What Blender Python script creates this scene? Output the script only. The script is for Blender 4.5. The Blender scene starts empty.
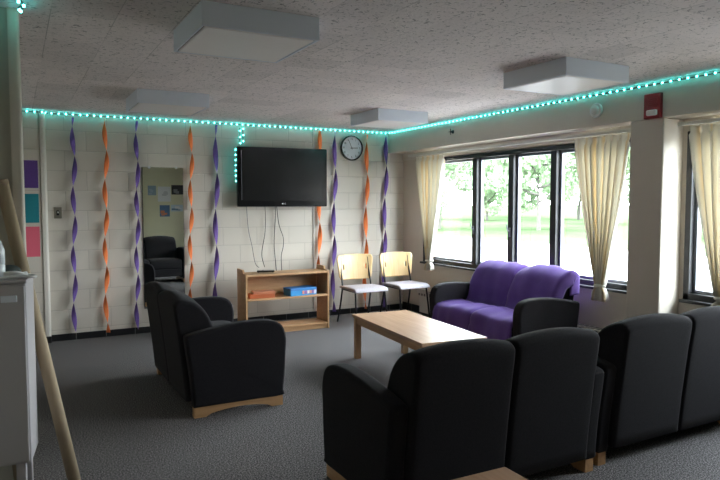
import bpy, bmesh, math, random
from mathutils import Vector, Matrix
random.seed(7)
S = bpy.context.scene
COL = S.collection
PI = math.pi
R = math.radians

# ------------------------------------------------------------------ materials
def new_mat(name):
    m = bpy.data.materials.new(name); m.use_nodes = True
    nt = m.node_tree; nt.nodes.clear()
    out = nt.nodes.new('ShaderNodeOutputMaterial')
    return m, nt, out
def node(nt, t, **kw):
    n = nt.nodes.new(t)
    for k, v in kw.items():
        if k in n.inputs: n.inputs[k].default_value = v
        else: setattr(n, k, v)
    return n
def principled(name, col, rough=.6, metal=0, spec=.5, noise=None, bump=None, sheen=0, coat=0, stretch=(1,1,1)):
    """noise=(scale, amount) mottles the colour; bump=(scale, strength)."""
    m, nt, out = new_mat(name)
    b = node(nt, 'ShaderNodeBsdfPrincipled')
    b.inputs['Base Color'].default_value = (*col, 1)
    b.inputs['Roughness'].default_value = rough; b.inputs['Metallic'].default_value = metal
    b.inputs['Specular IOR Level'].default_value = spec
    b.inputs['Sheen Weight'].default_value = sheen; b.inputs['Coat Weight'].default_value = coat
    nt.links.new(b.outputs[0], out.inputs[0])
    tc = node(nt, 'ShaderNodeTexCoord'); mp = node(nt, 'ShaderNodeMapping'); mp.inputs['Scale'].default_value = stretch
    nt.links.new(tc.outputs['Object'], mp.inputs[0])
    if noise:
        n = node(nt, 'ShaderNodeTexNoise'); n.inputs['Scale'].default_value = noise[0]; n.inputs['Detail'].default_value = 6
        n.inputs['Roughness'].default_value = .65
        nt.links.new(mp.outputs[0], n.inputs['Vector'])
        r = node(nt, 'ShaderNodeValToRGB'); a = noise[1]
        r.color_ramp.elements[0].position = .3; r.color_ramp.elements[1].position = .7
        r.color_ramp.elements[0].color = (*[c*(1-a) for c in col], 1); r.color_ramp.elements[1].color = (*[min(1, c*(1+a)) for c in col], 1)
        nt.links.new(n.outputs['Fac'], r.inputs[0]); nt.links.new(r.outputs[0], b.inputs['Base Color'])
    if bump:
        n2 = node(nt, 'ShaderNodeTexNoise'); n2.inputs['Scale'].default_value = bump[0]; n2.inputs['Detail'].default_value = 4
        nt.links.new(mp.outputs[0], n2.inputs['Vector'])
        bp = node(nt, 'ShaderNodeBump'); bp.inputs['Strength'].default_value = bump[1]; bp.inputs['Distance'].default_value = .004
        nt.links.new(n2.outputs['Fac'], bp.inputs['Height']); nt.links.new(bp.outputs[0], b.inputs['Normal'])
    return m
def emission(name, col, st):
    m, nt, out = new_mat(name)
    e = node(nt, 'ShaderNodeEmission'); e.inputs[0].default_value = (*col, 1); e.inputs[1].default_value = st
    nt.links.new(e.outputs[0], out.inputs[0]); return m
def block_wall(name, col, rot):
    """painted concrete blocks in running bond, in wall coordinates"""
    m, nt, out = new_mat(name)
    tc = node(nt, 'ShaderNodeTexCoord'); mp = node(nt, 'ShaderNodeMapping')
    mp.inputs['Rotation'].default_value = rot; mp.inputs['Location'].default_value = (.18, .098, 0)
    nt.links.new(tc.outputs['Object'], mp.inputs[0])
    bt = node(nt, 'ShaderNodeTexBrick'); nt.links.new(mp.outputs[0], bt.inputs['Vector'])
    bt.inputs['Scale'].default_value = 1; bt.inputs['Brick Width'].default_value = .426; bt.inputs['Row Height'].default_value = .2133
    bt.inputs['Mortar Size'].default_value = .0042; bt.inputs['Mortar Smooth'].default_value = .3
    bt.inputs['Color1'].default_value = (*col, 1); bt.inputs['Color2'].default_value = (*[c*.955 for c in col], 1)
    bt.inputs['Mortar'].default_value = (*[c*.8 for c in col], 1)
    n = node(nt, 'ShaderNodeTexNoise'); n.inputs['Scale'].default_value = 60; n.inputs['Detail'].default_value = 5
    nt.links.new(tc.outputs['Object'], n.inputs['Vector'])
    ad = node(nt, 'ShaderNodeMath', operation='MULTIPLY_ADD'); ad.inputs[1].default_value = -1.0
    sc = node(nt, 'ShaderNodeMath', operation='MULTIPLY'); sc.inputs[1].default_value = .25
    nt.links.new(n.outputs['Fac'], sc.inputs[0]); nt.links.new(bt.outputs['Fac'], ad.inputs[0]); nt.links.new(sc.outputs[0], ad.inputs[2])
    bp = node(nt, 'ShaderNodeBump'); bp.inputs['Strength'].default_value = .7; bp.inputs['Distance'].default_value = .004
    nt.links.new(ad.outputs[0], bp.inputs['Height'])
    b = node(nt, 'ShaderNodeBsdfPrincipled'); b.inputs['Roughness'].default_value = .45
    nt.links.new(bt.outputs['Color'], b.inputs['Base Color']); nt.links.new(bp.outputs[0], b.inputs['Normal'])
    nt.links.new(b.outputs[0], out.inputs[0]); return m
def wood(name, c1, c2, axis=0, rough=.4, coat=.0):
    m, nt, out = new_mat(name)
    tc = node(nt, 'ShaderNodeTexCoord'); mp = node(nt, 'ShaderNodeMapping')
    s = [14, 14, 14]; s[axis] = 1.0; mp.inputs['Scale'].default_value = s
    nt.links.new(tc.outputs['Object'], mp.inputs[0])
    n = node(nt, 'ShaderNodeTexNoise'); n.inputs['Scale'].default_value = 2.2; n.inputs['Detail'].default_value = 7; n.inputs['Distortion'].default_value = .8
    nt.links.new(mp.outputs[0], n.inputs['Vector'])
    r = node(nt, 'ShaderNodeValToRGB'); r.color_ramp.elements[0].position = .32; r.color_ramp.elements[1].position = .68
    r.color_ramp.elements[0].color = (*c2, 1); r.color_ramp.elements[1].color = (*c1, 1)
    nt.links.new(n.outputs['Fac'], r.inputs[0])
    b = node(nt, 'ShaderNodeBsdfPrincipled'); b.inputs['Roughness'].default_value = rough; b.inputs['Coat Weight'].default_value = coat
    b.inputs['Coat Roughness'].default_value = .25
    nt.links.new(r.outputs[0], b.inputs['Base Color']); nt.links.new(b.outputs[0], out.inputs[0]); return m
def ceiling_mat():
    m, nt, out = new_mat('fissured_ceiling_tile')
    tc = node(nt, 'ShaderNodeTexCoord')
    mp = node(nt, 'ShaderNodeMapping'); mp.inputs['Location'].default_value = (.036, .22, 0)
    nt.links.new(tc.outputs['Object'], mp.inputs[0])
    sx = node(nt, 'ShaderNodeSeparateXYZ'); nt.links.new(mp.outputs[0], sx.inputs[0])
    T = .305
    def cell(sock, off=None):
        d = node(nt, 'ShaderNodeMath', operation='DIVIDE'); d.inputs[1].default_value = T; nt.links.new(sock, d.inputs[0])
        f = node(nt, 'ShaderNodeMath', operation='FLOOR'); nt.links.new(d.outputs[0], f.inputs[0])
        fr = node(nt, 'ShaderNodeMath', operation='FRACT'); nt.links.new(d.outputs[0], fr.inputs[0])
        # distance to nearest seam
        a = node(nt, 'ShaderNodeMath', operation='SUBTRACT'); a.inputs[1].default_value = .5; nt.links.new(fr.outputs[0], a.inputs[0])
        ab = node(nt, 'ShaderNodeMath', operation='ABSOLUTE'); nt.links.new(a.outputs[0], ab.inputs[0])
        return f, ab
    fx, dx = cell(sx.outputs[0]); fy, dy = cell(sx.outputs[1])
    cb = node(nt, 'ShaderNodeCombineXYZ'); nt.links.new(fx.outputs[0], cb.inputs[0]); nt.links.new(fy.outputs[0], cb.inputs[1])
    wn = node(nt, 'ShaderNodeTexWhiteNoise', noise_dimensions='2D'); nt.links.new(cb.outputs[0], wn.inputs['Vector'])
    # seams: strong along y (constant x), weaker across, broken up by noise
    br = node(nt, 'ShaderNodeTexNoise'); br.inputs['Scale'].default_value = 1.7; br.inputs['Detail'].default_value = 2
    nt.links.new(tc.outputs['Object'], br.inputs['Vector'])
    def seam(ab, th, lo, hi):
        g = node(nt, 'ShaderNodeMapRange'); g.inputs['From Min'].default_value = th; g.inputs['From Max'].default_value = .5
        nt.links.new(ab.outputs[0], g.inputs['Value'])
        w = node(nt, 'ShaderNodeMapRange'); w.inputs['From Min'].default_value = lo; w.inputs['From Max'].default_value = hi
        nt.links.new(br.outputs['Fac'], w.inputs['Value'])
        p = node(nt, 'ShaderNodeMath', operation='MULTIPLY'); nt.links.new(g.outputs[0], p.inputs[0]); nt.links.new(w.outputs[0], p.inputs[1]); return p
    s1 = seam(dx, .488, .42, .58); s2 = seam(dy, .49, .5, .7)
    mx = node(nt, 'ShaderNodeMath', operation='MAXIMUM'); nt.links.new(s1.outputs[0], mx.inputs[0]); nt.links.new(s2.outputs[0], mx.inputs[1])
    # pits and worm holes
    n1 = node(nt, 'ShaderNodeTexNoise'); n1.inputs['Scale'].default_value = 38; n1.inputs['Detail'].default_value = 3; n1.inputs['Distortion'].default_value = 1.2
    nt.links.new(tc.outputs['Object'], n1.inputs['Vector'])
    pit = node(nt, 'ShaderNodeMapRange'); pit.inputs['From Min'].default_value = .43; pit.inputs['From Max'].default_value = .33
    nt.links.new(n1.outputs['Fac'], pit.inputs['Value'])
    base = node(nt, 'ShaderNodeMapRange'); base.inputs['To Min'].default_value = .78; base.inputs['To Max'].default_value = 1.0
    pw = node(nt, 'ShaderNodeMath', operation='POWER'); pw.inputs[1].default_value = .45
    nt.links.new(wn.outputs['Value'], pw.inputs[0]); nt.links.new(pw.outputs[0], base.inputs['Value'])
    dark = node(nt, 'ShaderNodeMath', operation='MULTIPLY'); dark.inputs[1].default_value = .62; nt.links.new(pit.outputs[0], dark.inputs[0])
    dk2 = node(nt, 'ShaderNodeMath', operation='MULTIPLY'); dk2.inputs[1].default_value = .6; nt.links.new(mx.outputs[0], dk2.inputs[0])
    dm = node(nt, 'ShaderNodeMath', operation='MAXIMUM'); nt.links.new(dark.outputs[0], dm.inputs[0]); nt.links.new(dk2.outputs[0], dm.inputs[1])
    inv = node(nt, 'ShaderNodeMath', operation='SUBTRACT'); inv.inputs[0].default_value = 1; nt.links.new(dm.outputs[0], inv.inputs[1])
    v = node(nt, 'ShaderNodeMath', operation='MULTIPLY'); nt.links.new(base.outputs[0], v.inputs[0]); nt.links.new(inv.outputs[0], v.inputs[1])
    mix = node(nt, 'ShaderNodeMix', data_type='RGBA'); nt.links.new(v.outputs[0], mix.inputs['Factor'])
    mix.inputs['A'].default_value = (.0, .0, .0, 1); mix.inputs['B'].default_value = (.82, .755, .74, 1)
    bp = node(nt, 'ShaderNodeBump'); bp.inputs['Strength'].default_value = .7; bp.inputs['Distance'].default_value = .004
    n3 = node(nt, 'ShaderNodeTexNoise'); n3.inputs['Scale'].default_value = 55; n3.inputs['Detail'].default_value = 4
    nt.links.new(tc.outputs['Object'], n3.inputs['Vector']); nt.links.new(n3.outputs['Fac'], bp.inputs['Height'])
    b = node(nt, 'ShaderNodeBsdfPrincipled'); b.inputs['Roughness'].default_value = .95
    nt.links.new(mix.outputs['Result'], b.inputs['Base Color']); nt.links.new(bp.outputs[0], b.inputs['Normal'])
    nt.links.new(b.outputs[0], out.inputs[0]); return m
def carpet_mat():
    m, nt, out = new_mat('speckled_grey_carpet')
    tc = node(nt, 'ShaderNodeTexCoord')
    n = node(nt, 'ShaderNodeTexNoise'); n.inputs['Scale'].default_value = 115; n.inputs['Detail'].default_value = 4; n.inputs['Roughness'].default_value = .8
    nt.links.new(tc.outputs['Object'], n.inputs['Vector'])
    r = node(nt, 'ShaderNodeValToRGB'); e = r.color_ramp.elements
    e[0].position = .38; e[0].color = (.018, .017, .017, 1); e[1].position = .62; e[1].color = (.42, .40, .40, 1)
    k = r.color_ramp.elements.new(.5); k.color = (.115, .110, .111, 1)
    nt.links.new(n.outputs['Fac'], r.inputs[0])
    bp = node(nt, 'ShaderNodeBump'); bp.inputs['Strength'].default_value = .8; bp.inputs['Distance'].default_value = .006
    nt.links.new(n.outputs['Fac'], bp.inputs['Height'])
    b = node(nt, 'ShaderNodeBsdfPrincipled'); b.inputs['Roughness'].default_value = 1; b.inputs['Specular IOR Level'].default_value = .1
    nt.links.new(r.outputs[0], b.inputs['Base Color']); nt.links.new(bp.outputs[0], b.inputs['Normal'])
    nt.links.new(b.outputs[0], out.inputs[0]); return m
def base_mat():
    m = principled('black_tile_base', (.012, .012, .014), .3); nt = m.node_tree
    b = [n for n in nt.nodes if n.type == 'BSDF_PRINCIPLED'][0]; tc = [n for n in nt.nodes if n.type == 'TEX_COORD'][0]
    sx = node(nt, 'ShaderNodeSeparateXYZ'); nt.links.new(tc.outputs['Object'], sx.inputs[0])
    ad = node(nt, 'ShaderNodeMath', operation='ADD'); nt.links.new(sx.outputs[0], ad.inputs[0]); nt.links.new(sx.outputs[1], ad.inputs[1])
    d = node(nt, 'ShaderNodeMath', operation='DIVIDE'); d.inputs[1].default_value = .305; nt.links.new(ad.outputs[0], d.inputs[0])
    f = node(nt, 'ShaderNodeMath', operation='FRACT'); nt.links.new(d.outputs[0], f.inputs[0])
    g = node(nt, 'ShaderNodeMath', operation='LESS_THAN'); g.inputs[1].default_value = .025; nt.links.new(f.outputs[0], g.inputs[0])
    mx = node(nt, 'ShaderNodeMix', data_type='RGBA'); nt.links.new(g.outputs[0], mx.inputs['Factor'])
    mx.inputs['A'].default_value = (.012, .012, .014, 1); mx.inputs['B'].default_value = (.16, .16, .15, 1)
    nt.links.new(mx.outputs['Result'], b.inputs['Base Color']); return m
def curtain_mat():
    m, nt, out = new_mat('cream_striped_curtain')
    at = node(nt, 'ShaderNodeUVMap')
    w = node(nt, 'ShaderNodeTexWave', wave_type='BANDS', bands_direction='X'); w.inputs['Scale'].default_value = 2.2; w.inputs['Distortion'].default_value = .4
    nt.links.new(at.outputs[0], w.inputs['Vector'])
    r = node(nt, 'ShaderNodeValToRGB'); e = r.color_ramp.elements
    e[0].position = .72; e[0].color = (.88, .865, .80, 1); e[1].position = .99; e[1].color = (.84, .72, .52, 1)
    nt.links.new(w.outputs['Fac'], r.inputs[0])
    d = node(nt, 'ShaderNodeBsdfDiffuse'); t = node(nt, 'ShaderNodeBsdfTranslucent'); mix = node(nt, 'ShaderNodeMixShader'); mix.inputs[0].default_value = .36
    nt.links.new(r.outputs[0], d.inputs[0]); nt.links.new(r.outputs[0], t.inputs[0])
    nt.links.new(d.outputs[0], mix.inputs[1]); nt.links.new(t.outputs[0], mix.inputs[2]); nt.links.new(mix.outputs[0], out.inputs[0]); return m
def glass_mat():
    m, nt, out = new_mat('window_glass')
    g = node(nt, 'ShaderNodeBsdfGlossy'); g.inputs['Roughness'].default_value = .02
    t = node(nt, 'ShaderNodeBsdfTransparent'); t.inputs[0].default_value = (.97, .99, .98, 1)
    mix = node(nt, 'ShaderNodeMixShader'); mix.inputs[0].default_value = .06
    nt.links.new(t.outputs[0], mix.inputs[1]); nt.links.new(g.outputs[0], mix.inputs[2]); nt.links.new(mix.outputs[0], out.inputs[0]); return m
def leaf_mat(name, col):
    m, nt, out = new_mat(name)
    d = node(nt, 'ShaderNodeBsdfDiffuse'); t = node(nt, 'ShaderNodeBsdfTranslucent'); mix = node(nt, 'ShaderNodeMixShader'); mix.inputs[0].default_value = .4
    tc = node(nt, 'ShaderNodeTexCoord'); n = node(nt, 'ShaderNodeTexNoise'); n.inputs['Scale'].default_value = .8; nt.links.new(tc.outputs['Object'], n.inputs['Vector'])
    r = node(nt, 'ShaderNodeValToRGB'); r.color_ramp.elements[0].position = .35; r.color_ramp.elements[1].position = .65
    r.color_ramp.elements[0].color = (*[c*.7 for c in col], 1); r.color_ramp.elements[1].color = (*[c*1.25 for c in col], 1)
    nt.links.new(n.outputs['Fac'], r.inputs[0])
    for s in (d, t): nt.links.new(r.outputs[0], s.inputs[0])
    nt.links.new(d.outputs[0], mix.inputs[1]); nt.links.new(t.outputs[0], mix.inputs[2]); nt.links.new(mix.outputs[0], out.inputs[0]); return m

M = {}
WALL = (.65, .60, .53)
M['block'] = block_wall('painted_block_wall', WALL, (R(-90), 0, 0))
M['block_side'] = block_wall('painted_block_side_wall', WALL, (R(-90), 0, R(-90)))
M['plaster'] = principled('beige_painted_plaster', (.62, .56, .48), .6, noise=(3, .03), bump=(40, .12))
M['soffit'] = principled('beige_soffit_paint', (.58, .53, .46), .55, noise=(2, .03))
M['pilaster'] = principled('cream_gloss_paint', (.68, .64, .58), .5, noise=(2, .03))
M['ceiling'] = ceiling_mat()
M['carpet'] = carpet_mat()
M['base'] = base_mat()
M['fabric'] = principled('charcoal_upholstery', (.0175, .0163, .019), .95, spec=.10, noise=(140, .25), bump=(300, .35), sheen=.05)
M['throw'] = principled('purple_fleece', (.092, .050, .215), .95, spec=.08, noise=(6, .12), bump=(90, .3), sheen=.12)
M['oak'] = wood('honey_oak', (.52, .31, .15), (.40, .22, .10), 1, .4)
M['oak_top'] = wood('oak_table_top', (.50, .315, .195), (.41, .24, .14), 1, .38, .2)
M['oak_shelf'] = wood('oak_shelf_panel', (.58, .345, .175), (.47, .26, .12), 0, .45)
M['ply'] = wood('pale_bent_plywood', (.76, .55, .29), (.66, .45, .21), 2, .35, .2)
M['seat_grey'] = principled('grey_seat_fabric', (.42, .39, .42), .9, noise=(120, .2))
M['black_metal'] = principled('black_metal_tube', (.01, .01, .012), .35, .3)
M['black_gloss'] = principled('black_gloss_plastic', (.006, .006, .008), .15)
M['screen'] = principled('dark_screen', (.004, .004, .005), .22)
M['white_metal'] = principled('white_enamel', (.50, .48, .50), .45)
M['housing'] = principled('light_grey_lamp_housing', (.78, .83, .92), .5)
M['diffuser'] = principled('milky_diffuser', (.93, .91, .90), .35)
M['frame_dark'] = principled('dark_bronze_window_frame', (.018, .019, .022), .4, .3)
M['frame_grey'] = principled('grey_aluminium_sash', (.20, .21, .24), .4, .4)
M['glass'] = glass_mat()
M['curtain'] = curtain_mat()
M['purple'] = principled('purple_crepe_paper', (.14, .078, .31), .85, bump=(200, .3))
M['orange'] = principled('orange_crepe_paper', (.85, .215, .06), .85, bump=(200, .3))
M['led'] = emission('teal_led', (.10, 1.0, .95), 30)
M['tape'] = principled('led_tape', (.05, .06, .06), .5)
M['mirror'] = principled('mirror_silver', (.86, .88, .86), .0, 1)
M['clip'] = principled('clear_clip', (.6, .6, .6), .3)
M['clock_face'] = principled('clock_face', (.80, .83, .90), .4)
M['red'] = principled('alarm_red', (.22, .008, .012), .4)
M['white_plastic'] = principled('white_plastic', (.74, .74, .70), .4)
M['steel'] = principled('brushed_steel', (.28, .26, .22), .4, .8)
M['paper_purple'] = principled('purple_card', (.085, .035, .20), .8)
M['paper_teal'] = principled('teal_card', (.01, .22, .27), .8)
M['paper_pink'] = principled('pink_card', (.75, .13, .20), .8)
M['cardboard'] = principled('kraft_tube', (.42, .33, .22), .8, noise=(4, .12), stretch=(6, 6, .6))
M['rubber'] = principled('black_rubber', (.012, .012, .012), .7)
M['cap'] = principled('dark_green_cap', (.06, .075, .07), .8)
M['cable_white'] = principled('white_cable', (.85, .85, .85), .5)
M['bottle'] = principled('translucent_bottle', (.70, .76, .80), .2)
M['lawn'] = principled('mown_lawn', (.058, .085, .042), 1, spec=0, noise=(.25, .25))
M['path'] = principled('pale_concrete_terrace', (.62, .60, .57), .9, noise=(.6, .06))
M['bark'] = principled('tree_bark', (.09, .085, .075), .9, noise=(3, .3))
M['leaf'] = leaf_mat('fresh_leaves', (.34, .44, .29))
M['leaf2'] = leaf_mat('deep_leaves', (.30, .41, .26))

# ------------------------------------------------------------------ builders
class B:
    def __init__(s): s.bm = bmesh.new()
    def box(s, lo, hi, bev=0, seg=2, mi=0, M4=None):
        lo, hi = Vector(lo), Vector(hi); c = (lo+hi)/2; d = hi-lo
        r = bmesh.ops.create_cube(s.bm, size=1, matrix=Matrix.Translation(c) @ Matrix.Diagonal((*d, 1)))
        vs = r['verts']
        es = list({e for v in vs for e in v.link_edges}); fs0 = {f for v in vs for f in v.link_faces}
        if bev:
            rr = bmesh.ops.bevel(s.bm, geom=es, offset=bev, segments=seg, profile=.5, affect='EDGES')
            vs = list({v for f in rr['faces'] for v in f.verts} | {v for v in vs if v.is_valid})
            fs0 = {f for v in vs for f in v.link_faces}
        for f in fs0: f.material_index = mi
        if M4 is not None: bmesh.ops.transform(s.bm, matrix=M4, verts=vs)
        return s
    def tube(s, pts, r, n=8, mi=0, caps=True):
        pts = [Vector(p) for p in pts]; rs = r if isinstance(r, (list, tuple)) else [r]*len(pts)
        rings = []; ref = None
        for i, p in enumerate(pts):
            t = (pts[min(i+1, len(pts)-1)] - pts[max(i-1, 0)]).normalized()
            if ref is None:
                ref = Vector((0, 0, 1)) if abs(t.z) < .9 else Vector((1, 0, 0))
            a = (ref - t*ref.dot(t)).normalized(); ref = a; b = t.cross(a)
            rings.append([s.bm.verts.new(p + (a*math.cos(2*PI*k/n) + b*math.sin(2*PI*k/n))*rs[i]) for k in range(n)])
        for A, C in zip(rings, rings[1:]):
            for k in range(n):
                f = s.bm.faces.new((A[k], A[(k+1) % n], C[(k+1) % n], C[k])); f.material_index = mi; f.smooth = True
        if caps:
            for ring in (rings[0][::-1], rings[-1]):
                f = s.bm.faces.new(ring); f.material_index = mi
        return s
    def lathe(s, prof, c=(0, 0, 0), n=32, mi=0, axis='Z'):
        rings = []
        for (r, h) in prof:
            ring = []
            for k in range(n):
                a = 2*PI*k/n; q = (r*math.cos(a), r*math.sin(a), h)
                if axis == 'Y': q = (q[0], -q[2], q[1])
                if axis == 'X': q = (-q[2], q[0], q[1])
                ring.append(s.bm.verts.new(Vector(c)+Vector(q)))
            rings.append(ring)
        for A, C in zip(rings, rings[1:]):
            for k in range(n):
                f = s.bm.faces.new((A[k], A[(k+1) % n], C[(k+1) % n], C[k])); f.material_index = mi; f.smooth = True
        for ring in (rings[0][::-1], rings[-1]):
            f = s.bm.faces.new(ring); f.material_index = mi
        return s
    def prism(s, pts, axis, a, b, mi=0, smooth=False):
        """polygon of (u,v) extruded along axis from a to b; axis 'X': (y,z), 'Y': (x,z), 'Z': (x,y)"""
        def P(u, v, t): return {'X': (t, u, v), 'Y': (u, t, v), 'Z': (u, v, t)}[axis]
        A = [s.bm.verts.new(P(u, v, a)) for u, v in pts]; C = [s.bm.verts.new(P(u, v, b)) for u, v in pts]
        n = len(pts)
        for k in range(n):
            f = s.bm.faces.new((A[k], A[(k+1) % n], C[(k+1) % n], C[k])); f.material_index = mi; f.smooth = smooth
        s.bm.faces.new(A[::-1]).material_index = mi; s.bm.faces.new(C).material_index = mi
        return s
    def pad(s, prof, x0, x1, r, crown=0, ctop=0, n=20, seg=6):
        """profile (y,z) swept along x, with rounded end edges of radius r; crown lifts the middle"""
        m = len(prof); cl = []
        area = sum(prof[i][0]*prof[(i+1) % m][1]-prof[(i+1) % m][0]*prof[i][1] for i in range(m))
        sg = 1 if area > 0 else -1
        nrm = []
        for i in range(m):
            p0, p1 = prof[i-1], prof[(i+1) % m]; t = Vector((p1[0]-p0[0], p1[1]-p0[1])).normalized()
            nrm.append((t.y*sg, -t.x*sg))
        L = x1-x0; xs = []
        for k in range(seg+1):
            a = PI/2*k/seg; xs.append((r*(1-math.cos(a)), r*(1-math.sin(a))))
        mid = [(r+(L-2*r)*k/n, 0) for k in range(1, n)]
        st = xs + mid + [(L-a, b) for a, b in xs[::-1]]
        rings = []
        zmax = max(p[1] for p in prof)
        for (dx, ins) in st:
            u = 2*dx/L-1; cr = crown*(1-u*u)
            ring = []
            for (y, z), (ny, nz) in zip(prof, nrm):
                w = max(0, min(1, (z-(zmax-.3))/.3)) if ctop else 1
                ring.append(s.bm.verts.new((x0+dx, y-ny*ins, z-nz*ins+cr*w)))
            rings.append(ring)
        for A, C in zip(rings, rings[1:]):
            for k in range(m):
                f = s.bm.faces.new((A[k], A[(k+1) % m], C[(k+1) % m], C[k])); f.smooth = True
        s.bm.faces.new(rings[0][::-1]); s.bm.faces.new(rings[-1])
        return s
    def mesh(s, name, mats):
        bmesh.ops.recalc_face_normals(s.bm, faces=s.bm.faces)
        me = bpy.data.meshes.new(name); s.bm.to_mesh(me); s.bm.free()
        for m in (mats if isinstance(mats, (list, tuple)) else [mats]): me.materials.append(m)
        return me
    def obj(s, name, mats, parent=None, loc=None):
        o = bpy.data.objects.new(name, s.mesh(name, mats)); COL.objects.link(o)
        if parent: o.parent = parent
        if loc: o.location = loc
        return o
def spline(pts, k=6, closed=False):
    out = []; n = len(pts); rng = range(n) if closed else range(n-1)
    for i in rng:
        g = lambda j: pts[j % n] if closed else pts[max(0, min(n-1, j))]
        p0, p1, p2, p3 = g(i-1), g(i), g(i+1), g(i+2)
        for q in range(k):
            t = q/k
            out.append(tuple(.5*((2*b)+(-a+c)*t+(2*a-5*b+4*c-d)*t*t+(-a+3*b-3*c+d)*t**3) for a, b, c, d in zip(p0, p1, p2, p3)))
    if not closed: out.append(tuple(pts[-1]))
    return out
def tag(o, label=None, cat=None, group=None, kind=None):
    if label: o['label'] = label
    if cat: o['category'] = cat
    if group: o['group'] = group
    if kind: o['kind'] = kind
    return o
def thing(name, label, cat, loc=(0, 0, 0), rz=0, group=None, rx=0):
    o = bpy.data.objects.new(name, None); COL.objects.link(o); o.empty_display_size = .1
    o.location = loc; o.rotation_euler = (rx, 0, rz); return tag(o, label, cat, group)
def dup(root, label, loc, rz=None, group=None):
    r = root.copy(); COL.objects.link(r); r.location = loc
    if rz is not None: r.rotation_euler = (0, 0, rz)
    r['label'] = label
    if group: r['group'] = group
    def rec(src, dst):
        for ch in list(src.children):
            c = ch.copy(); COL.objects.link(c); c.parent = dst; rec(ch, c)
    rec(root, r); return r
def struct(b, name, m, parent=None):
    o = b.obj(name, m, parent)
    if not parent: o['kind'] = 'structure'
    return o
def text_bm(b, txt, size, M4, mi=0):
    cu = bpy.data.curves.new('glyph', 'FONT'); cu.body = txt; cu.size = size; cu.align_x = 'CENTER'; cu.align_y = 'CENTER'; cu.extrude = .0004
    o = bpy.data.objects.new('glyph', cu); COL.objects.link(o)
    dg = bpy.context.evaluated_depsgraph_get(); me = bpy.data.meshes.new_from_object(o.evaluated_get(dg))
    me.transform(M4); n0 = len(b.bm.faces); b.bm.from_mesh(me); b.bm.faces.ensure_lookup_table()
    for f in b.bm.faces[n0:]: f.material_index = mi
    bpy.data.objects.remove(o); bpy.data.meshes.remove(me); bpy.data.curves.remove(cu)

# ------------------------------------------------------------------ the room
H = 2.44; XL = -5.6; YB = -9.1; XW = .25; T = .2
YC0, YC1 = -3.88, -4.19            # the column between the two windows
b = B(); b.box((XL-.2, YB-.2, -.12), (XW+T, .2, 0)); struct(b, 'floor', M['carpet'])
b = B(); b.box((XL-.2, YB-.2, H), (XW+T, .2, H+.15)); struct(b, 'ceiling', M['ceiling'])
b = B(); b.box((XL-.2, 0, 0), (XW+T, .2, H)); struct(b, 'wall_back', M['block'])
b = B(); b.box((XL-.2, YB, 0), (XL, 0, H)); struct(b, 'wall_left', M['block_side'])
WM = principled('olive_beige_paint', (.78, .76, .54), .6, noise=(3, .03))
b = B(); b.box((XL-.2, YB-.2, 0), (XW+T, YB, H)); struct(b, 'wall_front', WM)
ZB, ZT = .70, 2.05
W1 = (-.50, -3.84); W2 = (-4.23, -6.0)
b = B()
b.box((XW, YB, 0), (XW+T, 0, ZB)); b.box((XW, YB, ZT), (XW+T, 0, H))
b.box((XW, W1[0], ZB), (XW+T, 0, ZT)); b.box((XW, W2[0], ZB), (XW+T, W1[1], ZT)); b.box((XW, YB, ZB), (XW+T, W2[1], ZT))
struct(b, 'wall_right', M['plaster'])
b = B(); b.box((0, YB, 2.152), (XW, 0, H)); struct(b, 'trim_1', M['soffit'])        # soffit above the windows
b = B(); b.box((0, YC1, 0), (XW, YC0, 2.152), .012); struct(b, 'trim_2', M['soffit'])   # column between windows
# pilaster at the left end of the far wall, with a bullnose edge
def bull(b, x0, x1, y0, y1, z0, z1, r, n=8):
    pts = [(x0, y1), (x0, y0)] + [(x1-r+r*math.sin(a), y0+r-r*math.cos(a)) for a in [PI/2*k/n for k in range(n+1)]] + [(x1, y1)]
    b.prism(pts, 'Z', z0, z1, smooth=False)
b = B(); bull(b, XL, -4.245, -.055, 0, 0, H-.0, .02); struct(b, 'trim_3', M['block'])
b = B(); bull(b, -4.245, -4.19, -.065, 0, 0, H-.03, .03); struct(b, 'trim_4', M['pilaster'])
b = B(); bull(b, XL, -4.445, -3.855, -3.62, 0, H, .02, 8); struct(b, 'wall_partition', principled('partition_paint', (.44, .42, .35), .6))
b = B(); bull(b, -4.498, -4.447, -3.866, -3.80, 0, H-.0, .018); struct(b, 'trim_6', M['plaster'])
b = B(); b.box((-4.19, -.014, 0), (XW, 0, .072), .003); struct(b, 'baseboard_back', M['base'])
b = B(); b.box((XW-.014, YC0, 0), (XW, 0, .1), .003); b.box((-.014, YC1, 0), (0, YC0, .1), .003); b.box((XW-.014, YB, 0), (XW, YC1, .1), .003); struct(b, 'baseboard_right', M['base'])
b = B(); b.box((XL, -.079, 0), (-4.19, -.065, .072), .003); struct(b, 'baseboard_left', M['base'])

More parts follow.
